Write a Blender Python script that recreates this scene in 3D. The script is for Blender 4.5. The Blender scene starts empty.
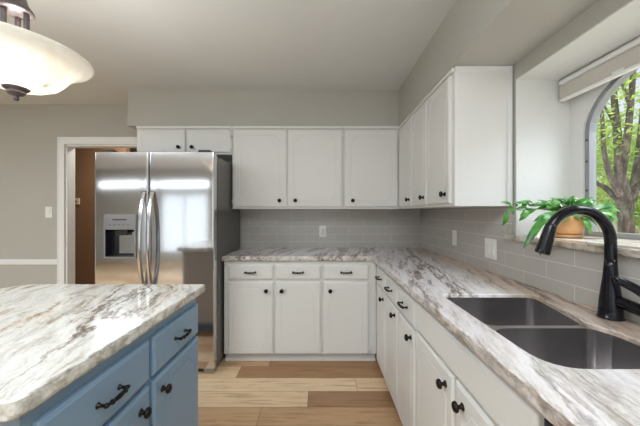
import bpy, bmesh, math, random
from mathutils import Vector, Matrix, noise as mnoise

C = bpy.context.scene
COL = C.collection
PI = math.pi

# ------------------------------------------------------------------ camera
CAM_Z = 1.283
cam_d = bpy.data.cameras.new('camera')
cam_d.sensor_width = 36.0
cam_d.lens = 290.0 / 640.0 * 36.0
cam_d.clip_start = 0.02
cam = bpy.data.objects.new('camera', cam_d)
cam.location = (0, 0, CAM_Z)
cam.rotation_euler = (PI / 2, 0, 0)
COL.objects.link(cam)
C.camera = cam

# ------------------------------------------------------------------ view, world, lights
C.view_settings.view_transform = 'Standard'
C.view_settings.look = 'None'
C.view_settings.gamma = 1.0
C.view_settings.use_curve_mapping = False
C.view_settings.exposure = -0.13

world = bpy.data.worlds.new('world')
C.world = world
world.use_nodes = True
wn = world.node_tree
for n in list(wn.nodes):
    wn.nodes.remove(n)
w_out = wn.nodes.new('ShaderNodeOutputWorld')
w_bg = wn.nodes.new('ShaderNodeBackground')
w_sky = wn.nodes.new('ShaderNodeTexSky')
w_sky.sky_type = 'HOSEK_WILKIE'
w_sky.turbidity = 4.0
w_sky.sun_direction = Vector((0.34, -0.2, 0.92)).normalized()
w_mix = wn.nodes.new('ShaderNodeMix')
w_mix.data_type = 'RGBA'
w_mix.inputs[0].default_value = 0.75
w_mix.inputs[7].default_value = (0.62, 0.66, 0.70, 1)      # thin bright haze over the blue
wn.links.new(w_sky.outputs[0], w_mix.inputs[6])
wn.links.new(w_mix.outputs[2], w_bg.inputs[0])
wn.links.new(w_bg.outputs[0], w_out.inputs[0])
w_bg.inputs[1].default_value = 1.9


def area(name, loc, aim, sx, sy, power, col=(1, 1, 1)):
    d = bpy.data.lights.new(name, 'AREA')
    d.shape = 'RECTANGLE'
    d.size, d.size_y = sx, sy
    d.energy = power
    d.color = col
    o = bpy.data.objects.new(name, d)
    o.location = loc
    o.rotation_euler = (Vector(aim) - Vector(loc)).to_track_quat('-Z', 'Y').to_euler()
    COL.objects.link(o)
    return o


sun_d = bpy.data.lights.new('sun', 'SUN')
sun_d.energy = 5.8
sun_d.angle = 0.01
sun_d.color = (1.0, 0.95, 0.86)
sun = bpy.data.objects.new('sun', sun_d)
sun.rotation_euler = Vector((-0.34, 0.20, -0.92)).to_track_quat('-Z', 'Y').to_euler()
COL.objects.link(sun)

# sky panel behind the rear blind window; the other area lamps are added fill
area('rear_window_sky', (-4.4, -3.5, 1.25), (-4.4, 0, 1.25), 4.2, 2.4, 95, (0.93, 0.97, 1.0))
area('rear_fill_panel', (-0.5, -3.5, 1.3), (-0.5, 0, 1.3), 2.8, 2.1, 12, (0.93, 0.97, 1.0))  # added fill from behind the camera, shining through an added window
area('garden_fill_panel', (2.6, 0.3, 3.1), (1.15, 1.25, 1.4), 1.4, 1.4, 80, (0.86, 0.92, 1.0))  # added lamp above the view, boosting light through the sink window
area('ceiling_bounce_fill', (-0.9, -0.75, 1.45), (-0.9, -0.75, 2.44), 2.4, 2.0, 45, (0.80, 0.92, 1.0))  # added upward fill panel that brightens the ceiling
area('overhead_fill', (0.08, -0.45, 2.42), (0.08, -0.45, 0), 1.2, 1.2, 38, (0.86, 0.945, 1.0))  # added overhead fill for floor, island and worktops
area('left_fill', (-2.9, 0.1, 2.42), (-2.9, 0.1, 0), 1.4, 1.2, 60, (0.86, 0.945, 1.0))  # added fill from the left, mainly for the right-hand wall
area('far_left_fill', (-4.6, 0.2, 2.42), (-4.6, 0.2, 0), 2.4, 0.9, 52, (0.82, 0.93, 1.0))  # added fill for the left wall and the room mirrored in the refrigerator


# ------------------------------------------------------------------ materials
def lin(c):
    return tuple(((v / 255) / 12.92 if v / 255 <= 0.04045 else ((v / 255 + 0.055) / 1.055) ** 2.4) for v in c) + (1.0,)


class NT:
    def __init__(self, name):
        self.m = bpy.data.materials.new(name)
        self.m.use_nodes = True
        self.t = self.m.node_tree
        self.b = self.t.nodes['Principled BSDF']
        self.out = self.t.nodes['Material Output']

    def n(self, typ, **kw):
        nd = self.t.nodes.new(typ)
        for k, v in kw.items():
            setattr(nd, k, v)
        return nd

    def l(self, a, b):
        self.t.links.new(a, b)

    def coord(self, which='Object', scale=(1, 1, 1), rot=(0, 0, 0)):
        tc = self.n('ShaderNodeTexCoord')
        mp = self.n('ShaderNodeMapping')
        mp.inputs['Scale'].default_value = scale
        mp.inputs['Rotation'].default_value = rot
        self.l(tc.outputs[which], mp.inputs[0])
        return mp.outputs[0]

    def noise(self, vec, scale, detail=4, rough=0.5, dist=0.0):
        nd = self.n('ShaderNodeTexNoise')
        nd.inputs['Scale'].default_value = scale
        nd.inputs['Detail'].default_value = detail
        nd.inputs['Roughness'].default_value = rough
        nd.inputs['Distortion'].default_value = dist
        if vec is not None:
            self.l(vec, nd.inputs['Vector'])
        return nd

    def ramp(self, fac, stops, interp='LINEAR'):
        r = self.n('ShaderNodeValToRGB')
        r.color_ramp.interpolation = interp
        e = r.color_ramp.elements
        while len(e) < len(stops):
            e.new(0.5)
        for i, (p, c) in enumerate(stops):
            e[i].position = p
            e[i].color = c
        self.l(fac, r.inputs[0])
        return r.outputs[0]

    def mix(self, fac, a, b, blend='MIX'):
        m = self.n('ShaderNodeMix', data_type='RGBA', blend_type=blend)
        for idx, v in ((0, fac), (6, a), (7, b)):
            if isinstance(v, (int, float)):
                m.inputs[idx].default_value = v
            elif isinstance(v, tuple):
                m.inputs[idx].default_value = v
            else:
                self.l(v, m.inputs[idx])
        return m.outputs[2]

    def math(self, op, a, b=None):
        m = self.n('ShaderNodeMath', operation=op)
        for i, v in enumerate((a, b)):
            if v is None:
                continue
            if isinstance(v, (int, float)):
                m.inputs[i].default_value = v
            else:
                self.l(v, m.inputs[i])
        return m.outputs[0]

    def bump(self, h, strength=0.2, dist=0.01):
        b = self.n('ShaderNodeBump')
        b.inputs['Strength'].default_value = strength
        b.inputs['Distance'].default_value = dist
        self.l(h, b.inputs['Height'])
        self.l(b.outputs[0], self.b.inputs['Normal'])


def pmat(name, rgb, rough=0.5, metal=0.0, bump=None, spec=None, var=0.04):
    """principled paint/metal with a slight procedural tone variation and optional bump (scale, strength)"""
    k = NT(name)
    c = lin(rgb)
    v = k.coord('Object')
    nz = k.noise(v, 3.0, 3)
    a = tuple(max(0, x * (1 - var)) for x in c[:3]) + (1,)
    b = tuple(min(1, x * (1 + var)) for x in c[:3]) + (1,)
    k.l(k.mix(nz.outputs[0], a, b), k.b.inputs['Base Color'])
    k.b.inputs['Roughness'].default_value = rough
    k.b.inputs['Metallic'].default_value = metal
    if spec is not None:
        k.b.inputs['Specular IOR Level'].default_value = spec
    if bump:
        k.bump(k.noise(v, bump[0], 3).outputs[0], bump[1], 0.004)
    return k.m


M = {}
M['wall'] = pmat('wall_paint', (182, 180, 172), 0.7, bump=(140, 0.25))
M['bay'] = pmat('bay_paint', (226, 226, 224), 0.6, bump=(120, 0.35))
M['ceil'] = pmat('ceiling_paint', (212, 213, 211), 0.8, bump=(90, 0.2))
M['white'] = pmat('cabinet_white', (229, 227, 224), 0.36, bump=(60, 0.03), var=0.02)
M['trim'] = pmat('trim_white', (236, 236, 235), 0.4, var=0.02)
M['blue'] = pmat('island_blue', (126, 152, 175), 0.36, bump=(60, 0.03), var=0.05)
M['taupe'] = pmat('end_panel_taupe', (176, 168, 160), 0.5)
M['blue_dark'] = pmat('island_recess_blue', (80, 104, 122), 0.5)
M['lamp_bronze'] = pmat('lamp_bronze', (84, 75, 75), 0.4, 0.4)
M['bronze'] = pmat('dark_bronze', (38, 33, 31), 0.3, 0.7)
M['black'] = pmat('faucet_black', (15, 15, 22), 0.16, 0.2)
M['brown'] = pmat('hall_brown', (132, 100, 74), 0.6)
M['hallgrey'] = pmat('hall_grey', (150, 150, 140), 0.7)
M['plastic'] = pmat('white_plastic', (238, 237, 232), 0.35)
M['slot'] = pmat('socket_slot', (70, 68, 66), 0.5)
M['beige_plastic'] = pmat('beige_plastic', (205, 190, 160), 0.5)
M['shade'] = pmat('shade_fabric', (202, 196, 187), 0.75)
M['alu'] = pmat('window_aluminium', (150, 152, 156), 0.45, 0.3)
M['dark_plastic'] = pmat('dark_plastic', (34, 35, 40), 0.3)
M['fridge_side'] = pmat('fridge_side', (120, 117, 115), 0.42, 0.6, bump=(300, 0.08))
M['gasket'] = pmat('gasket', (30, 30, 30), 0.7)
M['terracotta'] = pmat('terracotta', (196, 146, 98), 0.5, bump=(30, 0.15), var=0.15)
M['soil'] = pmat('soil', (60, 44, 32), 0.95, bump=(60, 0.8), var=0.4)
M['stem'] = pmat('stem_green', (92, 128, 58), 0.6)
M['dw'] = pmat('dishwasher_dark', (44, 38, 38), 0.3, 0.2)
M['fence'] = pmat('fence_wood', (196, 186, 172), 0.8, bump=(20, 0.3), var=0.15)


def stainless(name, rgb=(216, 216, 219), rough=0.085, wav=0.05, aniso=0.0):
    k = NT(name)
    k.b.inputs['Base Color'].default_value = lin(rgb)
    k.b.inputs['Metallic'].default_value = 1.0
    k.b.inputs['Roughness'].default_value = rough
    big = k.noise(k.coord('Object', (0.35, 0.6, 2.4)), 1.3, 0.5)
    fine = k.noise(k.coord('Object', (2, 2, 160)), 4.0, 2)
    h = k.math('ADD', k.math('MULTIPLY', big.outputs[0], wav), k.math('MULTIPLY', fine.outputs[0], 0.0004))
    k.bump(h, 0.35, 0.03)
    return k.m


M['steel'] = stainless('stainless_door')
M['steel_handle'] = stainless('stainless_handle', (205, 205, 207), 0.16, 0.0)
M['steel_sink'] = stainless('stainless_sink', (210, 206, 207), 0.22, 0.01)
M['silver_plastic'] = pmat('silver_plastic', (158, 158, 160), 0.3, 0.7)


def granite(name, rot, brown=1.0, tint=(255, 255, 255), bx=False, wrp=0.17, stretch=0.15, dk=((112, 96, 84), (164, 152, 142), (216, 211, 205))):
    k = NT(name)
    tc = k.n('ShaderNodeTexCoord')
    warp = k.noise(tc.outputs['Object'], 2.6, 6, 0.6)
    ws = k.n('ShaderNodeVectorMath', operation='SCALE')
    k.l(warp.outputs['Color'], ws.inputs[0])
    ws.inputs['Scale'].default_value = wrp
    add = k.n('ShaderNodeVectorMath', operation='ADD')
    k.l(tc.outputs['Object'], add.inputs[0])
    k.l(ws.outputs[0], add.inputs[1])
    rt = k.n('ShaderNodeMapping')
    rt.inputs['Rotation'].default_value = (0, 0, rot)
    k.l(add.outputs[0], rt.inputs[0])
    mp = k.n('ShaderNodeMapping')
    mp.inputs['Scale'].default_value = (1.0, stretch, 1.0)
    k.l(rt.outputs[0], mp.inputs[0])
    v = mp.outputs[0]
    # broad bands: where the veins crowd together
    band = k.noise(v, 4.6, 5, 0.55)
    crowd = k.ramp(band.outputs[0], [(0.42, (0, 0, 0, 1)), (0.58, (1, 1, 1, 1))])
    # fine grain streaks
    n1 = k.noise(v, 22.0, 14, 0.74)
    streak = k.ramp(n1.outputs[0], [
        (0.33, lin(dk[0])), (0.41, lin(dk[1])), (0.47, lin(dk[2])),
        (0.54, lin((246, 245, 242))), (0.62, lin((216, 212, 210))), (0.70, lin((150, 144, 146)))])
    pale = k.ramp(n1.outputs[0], [(0.34, lin((184, 174, 165))), (0.45, lin((230, 227, 222))), (0.58, lin((250, 249, 247))), (0.72, lin((206, 203, 202)))])
    c = k.mix(crowd, pale, streak)
    # thin ridge veins
    n2 = k.noise(v, 8.5, 10, 0.62)
    ridge = k.math('ABSOLUTE', k.math('SUBTRACT', n2.outputs[0], 0.5))
    vein = k.ramp(ridge, [(0.0, lin(dk[0])), (0.014, lin((190, 182, 176))), (0.04, (1, 1, 1, 1))])
    n3 = k.noise(v, 3.1, 4, 0.5)
    where = k.ramp(n3.outputs[0], [(0.44, (0.05, 0.05, 0.05, 1)), (0.58, (0.95, 0.95, 0.95, 1))])
    c = k.mix(where, c, k.mix(1.0, c, vein, 'MULTIPLY'))
    # warm brown clouds
    n4 = k.noise(v, 2.6, 6, 0.6)
    warm = k.ramp(n4.outputs[0], [(0.5, (0, 0, 0, 1)), (0.66, (0.6 * brown,) * 3 + (1,))])
    if bx:
        sx = k.n('ShaderNodeSeparateXYZ')
        k.l(add.outputs[0], sx.inputs[0])
        bnd = k.ramp(sx.outputs[0], [(0.84, (0, 0, 0, 1)), (1.0, (0.9, 0.9, 0.9, 1))])
        warm = k.math('MAXIMUM', k.math('MULTIPLY', warm, 0.4), bnd)
    c = k.mix(warm, c, k.mix(1.0, c, lin((212, 190, 168)), 'MULTIPLY'))
    c = k.mix(1.0, c, lin(tint), 'MULTIPLY')
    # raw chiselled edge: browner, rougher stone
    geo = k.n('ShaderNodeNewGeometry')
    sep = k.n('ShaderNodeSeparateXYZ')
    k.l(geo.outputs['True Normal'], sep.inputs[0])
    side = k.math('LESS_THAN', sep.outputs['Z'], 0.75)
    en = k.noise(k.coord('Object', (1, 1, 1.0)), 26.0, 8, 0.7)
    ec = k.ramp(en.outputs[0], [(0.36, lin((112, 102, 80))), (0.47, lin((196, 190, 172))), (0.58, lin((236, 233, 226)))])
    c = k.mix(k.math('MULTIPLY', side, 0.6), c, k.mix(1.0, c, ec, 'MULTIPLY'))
    k.l(c, k.b.inputs['Base Color'])
    k.l(k.math('ADD', k.math('MULTIPLY', side, 0.3), 0.1), k.b.inputs['Roughness'])
    return k.m


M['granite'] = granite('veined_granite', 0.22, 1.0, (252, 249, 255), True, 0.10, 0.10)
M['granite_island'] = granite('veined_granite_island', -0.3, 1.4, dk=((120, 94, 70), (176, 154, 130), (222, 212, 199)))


def tile(name, axis):
    """long glossy subway tiles; axis = world axis the rows run along"""
    k = NT(name)
    tc = k.n('ShaderNodeTexCoord')
    sep = k.n('ShaderNodeSeparateXYZ')
    k.l(tc.outputs['Object'], sep.inputs[0])
    comb = k.n('ShaderNodeCombineXYZ')
    k.l(sep.outputs[axis], comb.inputs[0])
    k.l(sep.outputs['Z'], comb.inputs[1])
    br = k.n('ShaderNodeTexBrick')
    br.offset = 0.5
    br.inputs['Scale'].default_value = 1.0
    br.inputs['Brick Width'].default_value = 0.305
    br.inputs['Row Height'].default_value = 0.0815
    br.inputs['Mortar Size'].default_value = 0.0018
    br.inputs['Mortar Smooth'].default_value = 0.3
    br.inputs['Color1'].default_value = lin((192, 186, 180))
    br.inputs['Color2'].default_value = lin((186, 180, 173))
    br.inputs['Mortar'].default_value = lin((224, 220, 214))
    k.l(comb.outputs[0], br.inputs['Vector'])
    k.l(br.outputs['Color'], k.b.inputs['Base Color'])
    k.b.inputs['Roughness'].default_value = 0.2
    inv = k.math('SUBTRACT', 1.0, br.outputs['Fac'])
    wob = k.noise(tc.outputs['Object'], 9.0, 2)
    k.bump(k.math('ADD', inv, k.math('MULTIPLY', wob.outputs[0], 0.8)), 0.35, 0.002)
    return k.m


M['tile_x'] = tile('tile_back', 'X')
M['tile_y'] = tile('tile_right', 'Y')


def wood_floor():
    k = NT('floor_planks')
    at = k.n('ShaderNodeAttribute', attribute_name='tone')
    uv = k.n('ShaderNodeUVMap', uv_map='plank')
    v = k.coord('Object', (1.2, 14, 1))
    off = k.n('ShaderNodeVectorMath', operation='ADD')
    k.l(v, off.inputs[0])
    sc = k.n('ShaderNodeVectorMath', operation='SCALE')
    k.l(at.outputs['Color'], sc.inputs[0])
    sc.inputs['Scale'].default_value = 37.0
    k.l(sc.outputs[0], off.inputs[1])
    g = k.noise(off.outputs[0], 3.0, 8, 0.65, 0.6)
    base = k.ramp(at.outputs['Fac'], [(0.0, lin((166, 124, 88))), (0.5, lin((218, 180, 140))), (1.0, lin((250, 224, 188)))])
    grain = k.ramp(g.outputs[0], [(0.3, lin((190, 174, 160))), (0.48, lin((244, 241, 237))), (0.7, lin((255, 255, 255)))])
    c = k.mix(0.9, base, grain, 'MULTIPLY')
    sep = k.n('ShaderNodeSeparateXYZ')
    k.l(uv.outputs[0], sep.inputs[0])
    seam = k.math('MINIMUM', sep.outputs[0], sep.outputs[1])
    sm = k.ramp(seam, [(0.0, lin((90, 70, 52))), (0.0025, (1, 1, 1, 1))])
    c = k.mix(0.6, c, sm, 'MULTIPLY')
    k.l(c, k.b.inputs['Base Color'])
    k.b.inputs['Roughness'].default_value = 0.42
    k.bump(g.outputs[0], 0.06, 0.003)
    return k.m


M['floor'] = wood_floor()


def leafmat(name, c1, c2, c3=None, gloss=0.4, trans=0.35):
    k = NT(name)
    nz = k.noise(k.coord('Object'), 9.0, 3)
    stops = [(0.35, lin(c1)), (0.6, lin(c2))]
    if c3:
        stops.append((0.7, lin(c3)))
    c = k.ramp(nz.outputs[0], stops)
    k.l(c, k.b.inputs['Base Color'])
    k.b.inputs['Roughness'].default_value = gloss
    tr = k.n('ShaderNodeBsdfTranslucent')
    k.l(c, tr.inputs[0])
    mx = k.n('ShaderNodeMixShader')
    mx.inputs[0].default_value = trans
    k.l(k.b.outputs[0], mx.inputs[1])
    k.l(tr.outputs[0], mx.inputs[2])
    k.l(mx.outputs[0], k.out.inputs[0])
    return k.m


M['leaf'] = leafmat('houseplant_leaf', (44, 104, 42), (98, 168, 74), (176, 220, 144), 0.25, 0.25)
M['tree_leaf'] = leafmat('tree_leaf', (140, 178, 78), (196, 220, 116), (228, 238, 164), 0.5, 0.5)
M['tree_leaf_far'] = leafmat('far_tree_leaf', (136, 170, 92), (186, 210, 124), (222, 232, 172), 0.6, 0.45)
M['shrub_leaf'] = leafmat('shrub_leaf', (84, 120, 60), (136, 168, 88), None, 0.5, 0.4)
M['bounce_ground'] = pmat('neutral_bounce_ground', (196, 190, 182), 0.9, bump=(30, 0.8), var=0.3)  # ground made pale so its sunlit bounce indoors stays neutral


def bark():
    k = NT('bark')
    v = k.coord('Object', (3, 3, 1))
    n1 = k.noise(v, 4.0, 8, 0.7)
    c = k.ramp(n1.outputs[0], [(0.3, lin((62, 54, 50))), (0.5, lin((112, 100, 92))), (0.7, lin((176, 164, 152)))])
    k.l(c, k.b.inputs['Base Color'])
    k.b.inputs['Roughness'].default_value = 0.9
    k.bump(n1.outputs[0], 0.8, 0.03)
    return k.m


M['bark'] = bark()


def thin_glass():
    k = NT('pane_glass')
    tr = k.n('ShaderNodeBsdfTransparent')
    tr.inputs[0].default_value = (0.97, 0.985, 0.98, 1)
    gl = k.n('ShaderNodeBsdfGlossy')
    gl.inputs['Roughness'].default_value = 0.02
    lw = k.n('ShaderNodeLayerWeight')
    lw.inputs[0].default_value = 0.5
    fac = k.math('ADD', 0.025, k.math('MULTIPLY', k.math('POWER', lw.outputs['Facing'], 4.0), 0.4))
    mx = k.n('ShaderNodeMixShader')
    k.l(fac, mx.inputs[0])
    k.l(tr.outputs[0], mx.inputs[1])
    k.l(gl.outputs[0], mx.inputs[2])
    k.l(mx.outputs[0], k.out.inputs[0])
    return k.m


M['glass'] = thin_glass()


def blind():
    k = NT('blind_slats')
    k.b.inputs['Base Color'].default_value = lin((238, 240, 242))
    tr = k.n('ShaderNodeBsdfTranslucent')
    tr.inputs[0].default_value = lin((225, 232, 238))
    mx = k.n('ShaderNodeMixShader')
    mx.inputs[0].default_value = 0.45
    k.l(k.b.outputs[0], mx.inputs[1])
    k.l(tr.outputs[0], mx.inputs[2])
    k.l(mx.outputs[0], k.out.inputs[0])
    return k.m


M['blind'] = blind()


def alabaster():
    k = NT('alabaster_glass')
    n1 = k.noise(k.coord('Object', (1, 1, 2)), 7.0, 4, 0.6, 1.0)
    c = k.ramp(n1.outputs[0], [(0.35, lin((238, 234, 226))), (0.65, lin((248, 246, 241)))])
    k.l(c, k.b.inputs['Base Color'])
    k.b.inputs['Roughness'].default_value = 0.25
    tr = k.n('ShaderNodeBsdfTranslucent')
    k.l(c, tr.inputs[0])
    mx = k.n('ShaderNodeMixShader')
    mx.inputs[0].default_value = 0.42
    k.l(k.b.outputs[0], mx.inputs[1])
    k.l(tr.outputs[0], mx.inputs[2])
    k.l(mx.outputs[0], k.out.inputs[0])
    return k.m


M['alabaster'] = alabaster()


def emit(name, rgb, strength):
    k = NT(name)
    k.b.inputs['Base Color'].default_value = lin(rgb)
    k.b.inputs['Emission Color'].default_value = lin(rgb)
    k.b.inputs['Emission Strength'].default_value = strength
    return k.m


M['bulb'] = emit('lit_bulb', (255, 244, 226), 12.0)


# ------------------------------------------------------------------ mesh helpers
def link(name, mesh, mat=None, parent=None, smooth=False, loc=None):
    o = bpy.data.objects.new(name, mesh)
    COL.objects.link(o)
    if mat is not None and not mesh.materials:
        mesh.materials.append(mat)
    if parent is not None:
        o.parent = parent
    if loc is not None:
        o.location = loc
    if smooth:
        for p in mesh.polygons:
            p.use_smooth = True
    return o


def fin(bm, name, mat, parent=None, smooth=False, loc=None):
    bmesh.ops.recalc_face_normals(bm, faces=bm.faces[:])
    me = bpy.data.meshes.new(name)
    bm.to_mesh(me)
    bm.free()
    return link(name, me, mat, parent, smooth, loc)


def add_box(bm, x0, x1, y0, y1, z0, z1, bev=0.0, seg=2):
    r = bmesh.ops.create_cube(bm, size=1.0)
    vs = r['verts']
    for v in vs:
        v.co = Vector((x0 + (v.co.x + 0.5) * (x1 - x0), y0 + (v.co.y + 0.5) * (y1 - y0), z0 + (v.co.z + 0.5) * (z1 - z0)))
    if bev > 0:
        es = list({e for v in vs for e in v.link_edges})
        bmesh.ops.bevel(bm, geom=es, offset=bev, segments=seg, profile=0.5, affect='EDGES')


def box(name, mat, x0, x1, y0, y1, z0, z1, parent=None, bev=0.0, seg=2):
    bm = bmesh.new()
    add_box(bm, x0, x1, y0, y1, z0, z1, bev, seg)
    return fin(bm, name, mat, parent)


def boxes(name, mat, lst, parent=None):
    bm = bmesh.new()
    for b in lst:
        add_box(bm, *b)
    return fin(bm, name, mat, parent)


def add_lathe(bm, prof, seg=32, c=(0, 0, 0), axis='Z'):
    rings = []
    for r, h in prof:
        ring = []
        if r < 1e-6:
            p = (0, 0, h)
            pts = [p]
        else:
            pts = [(r * math.cos(2 * PI * i / seg), r * math.sin(2 * PI * i / seg), h) for i in range(seg)]
        for p in pts:
            if axis == 'Y':
                p = (p[0], p[2], p[1])
            elif axis == 'X':
                p = (p[2], p[0], p[1])
            ring.append(bm.verts.new((p[0] + c[0], p[1] + c[1], p[2] + c[2])))
        rings.append(ring)
    for a, b in zip(rings, rings[1:]):
        for i in range(seg):
            j = (i + 1) % seg
            if len(a) == 1 and len(b) == 1:
                continue
            if len(a) == 1:
                bm.faces.new((a[0], b[i], b[j]))
            elif len(b) == 1:
                bm.faces.new((a[i], a[j], b[0]))
            else:
                bm.faces.new((a[i], a[j], b[j], b[i]))


def lathe(name, mat, prof, parent=None, seg=32, c=(0, 0, 0), axis='Z'):
    bm = bmesh.new()
    add_lathe(bm, prof, seg, c, axis)
    return fin(bm, name, mat, parent, True)


def catmull(pts, n=8):
    P = [Vector(p) for p in pts]
    P = [P[0] * 2 - P[1]] + P + [P[-1] * 2 - P[-2]]
    out = []
    for i in range(1, len(P) - 2):
        p0, p1, p2, p3 = P[i - 1:i + 3]
        for k in range(n):
            t = k / n
            out.append(0.5 * ((2 * p1) + (p2 - p0) * t + (2 * p0 - 5 * p1 + 4 * p2 - p3) * t * t + (3 * p1 - p0 - 3 * p2 + p3) * t ** 3))
    out.append(P[-2].copy())
    return out


def lerp_list(vals, n):
    out = []
    m = len(vals) - 1
    for i in range(n):
        t = i / (n - 1) * m
        k = min(int(t), m - 1)
        out.append(vals[k] + (vals[k + 1] - vals[k]) * (t - k))
    return out


def add_tube(bm, pts, radii, seg=12, n=8, flat=None, smooth=True):
    """tube along a path; flat = (wide, thin) multipliers of the radius for a ribbon-like bar"""
    P = catmull(pts, n) if smooth and len(pts) > 2 else [Vector(p) for p in pts]
    R = lerp_list(radii, len(P)) if len(radii) > 1 else [radii[0]] * len(P)
    rings = []
    up = None
    for i, p in enumerate(P):
        t = (P[min(i + 1, len(P) - 1)] - P[max(i - 1, 0)]).normalized()
        if up is None:
            up = Vector((0, 0, 1)) if abs(t.z) < 0.9 else Vector((1, 0, 0))
        side = t.cross(up)
        if side.length < 1e-5:
            side = t.cross(Vector((0, 1, 0)))
        side.normalize()
        up = side.cross(t).normalized()
        a, b = flat if flat else (1, 1)
        rings.append([bm.verts.new(p + side * (R[i] * b * math.sin(2 * PI * k / seg)) + up * (R[i] * a * math.cos(2 * PI * k / seg)))
                      for k in range(seg)])
    for a, b in zip(rings, rings[1:]):
        for k in range(seg):
            j = (k + 1) % seg
            bm.faces.new((a[k], a[j], b[j], b[k]))
    bm.faces.new(rings[0])
    bm.faces.new(rings[-1])


def tube(name, mat, pts, radii, parent=None, **kw):
    bm = bmesh.new()
    add_tube(bm, pts, radii, **kw)
    return fin(bm, name, mat, parent, True)


def roundpoly(pts, rad, seg=6):
    out = []
    n = len(pts)
    rads = rad if isinstance(rad, (list, tuple)) else [rad] * n
    for i in range(n):
        p, a, b = Vector(pts[i]), Vector(pts[i - 1]), Vector(pts[(i + 1) % n])
        r = rads[i]
        if r <= 0:
            out.append(p)
            continue
        da, db = (a - p).normalized(), (b - p).normalized()
        ang = da.angle(db)
        d = min(r / math.tan(ang / 2), 0.49 * (a - p).length, 0.49 * (b - p).length)
        s, e = p + da * d, p + db * d
        for k in range(seg + 1):
            t = k / seg
            out.append(s * (1 - t) ** 2 + p * 2 * t * (1 - t) + e * t * t)
    return out


def fill_loops(bm, loops, z):
    es, rings = [], []
    for lp in loops:
        vs = [bm.verts.new((p[0], p[1], z)) for p in lp]
        rings.append(vs)
        for i in range(len(vs)):
            es.append(bm.edges.new((vs[i], vs[(i + 1) % len(vs)])))
    bmesh.ops.triangle_fill(bm, use_beauty=True, use_dissolve=False, edges=es)
    return rings


def plate(name, mat, outline, holes, z0, z1, parent=None, xf=None):
    bm = bmesh.new()
    tops = fill_loops(bm, [outline] + holes, z1)
    bots = fill_loops(bm, [outline] + holes, z0)
    for a, b in zip(tops, bots):
        for i in range(len(a)):
            j = (i + 1) % len(a)
            bm.faces.new((a[i], a[j], b[j], b[i]))
    if xf is not None:
        bmesh.ops.transform(bm, matrix=xf, verts=bm.verts[:])
    return fin(bm, name, mat, parent)


def subdiv_outline(pts, step):
    out = []
    n = len(pts)
    for i in range(n):
        a, b = Vector(pts[i]), Vector(pts[(i + 1) % n])
        k = max(1, int((b - a).length / step))
        for j in range(k):
            out.append(a.lerp(b, j / k))
    return out


def slab(name, mat, outline, holes, z0, z1, rough_fn, parent=None, step=0.012):
    """stone slab with a softly chiselled front edge where rough_fn(x, y) > 0"""
    bm = bmesh.new()
    loops = [subdiv_outline(outline, step)] + [subdiv_outline(h, step) for h in holes]
    area2 = sum(loops[0][i].x * loops[0][(i + 1) % len(loops[0])].y - loops[0][(i + 1) % len(loops[0])].x * loops[0][i].y
                for i in range(len(loops[0])))
    T = z1 - z0
    layers = [(0.005, z1), (0.0015, z1 - 0.003), (0.0, z1 - 0.3 * T), (0.0, z0 + 0.3 * T), (0.002, z0 + 0.004), (0.006, z0)]
    allr = []
    for li, lp in enumerate(loops):
        n = len(lp)
        a2 = sum(lp[i].x * lp[(i + 1) % n].y - lp[(i + 1) % n].x * lp[i].y for i in range(n))
        sgn = 1 if a2 > 0 else -1
        if li > 0:
            sgn = -sgn
        rr = []
        for ins, z in layers:
            ring = []
            for i in range(n):
                t = (lp[(i + 1) % n] - lp[i - 1]).normalized()
                nn = Vector((t.y, -t.x)) * sgn
                amp = rough_fn(lp[i].x, lp[i].y) if li == 0 else 0.0
                d = -ins
                if amp > 0:
                    d += amp * (mnoise.noise(Vector((lp[i].x * 38, lp[i].y * 38, z * 60))) - 0.2)
                q = lp[i] + nn * d
                ring.append((q.x, q.y, z))
            rr.append(ring)
        allr.append(rr)
    top = fill_loops(bm, [[(p[0], p[1]) for p in r[0]] for r in allr], z1)
    bot = fill_loops(bm, [[(p[0], p[1]) for p in r[-1]] for r in allr], z0)
    for k, r in enumerate(allr):
        prev = top[k]
        for li in range(1, len(layers)):
            cur = bot[k] if li == len(layers) - 1 else [bm.verts.new(p) for p in r[li]]
            n = len(cur)
            for i in range(n):
                j = (i + 1) % n
                bm.faces.new((prev[i], prev[j], cur[j], cur[i]))
            prev = cur
    return fin(bm, name, mat, parent)


def cut(o, lst):
    """boolean away boxes from a mesh object"""
    bm = bmesh.new()
    for b in lst:
        add_box(bm, *b)
    c = fin(bm, 'cutter', None)
    m = o.modifiers.new('b', 'BOOLEAN')
    m.operation = 'DIFFERENCE'
    m.solver = 'EXACT'
    m.object = c
    pl, pr = o.parent, c.parent
    o.parent = None
    dg = bpy.context.evaluated_depsgraph_get()
    dg.update()
    me = bpy.data.meshes.new_from_object(o.evaluated_get(dg))
    o.modifiers.clear()
    o.data = me
    o.parent = pl
    cm = c.data
    bpy.data.objects.remove(c)
    bpy.data.meshes.remove(cm)


def empty(name, loc, label, cat, group=None, rz=0.0):
    o = bpy.data.objects.new(name, None)
    o.empty_display_size = 0.1
    o.location = loc
    o.rotation_euler = (0, 0, rz)
    COL.objects.link(o)
    return tag(o, label, cat, group)


def tag(o, label, cat, group=None):
    o['label'] = label
    o['category'] = cat
    if group:
        o['group'] = group
    return o


def struct(o):
    o['kind'] = 'structure'
    return o


def inst(name, key, builder, parent, loc, rz=0.0, rx=0.0):
    """object that shares cached mesh data"""
    if key not in MESHES:
        o = builder()
        MESHES[key] = o.data
        bpy.data.objects.remove(o)
    o = bpy.data.objects.new(name, MESHES[key])
    COL.objects.link(o)
    o.parent = parent
    o.location = loc
    o.rotation_euler = (rx, 0, rz)
    return o


MESHES = {}

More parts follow.
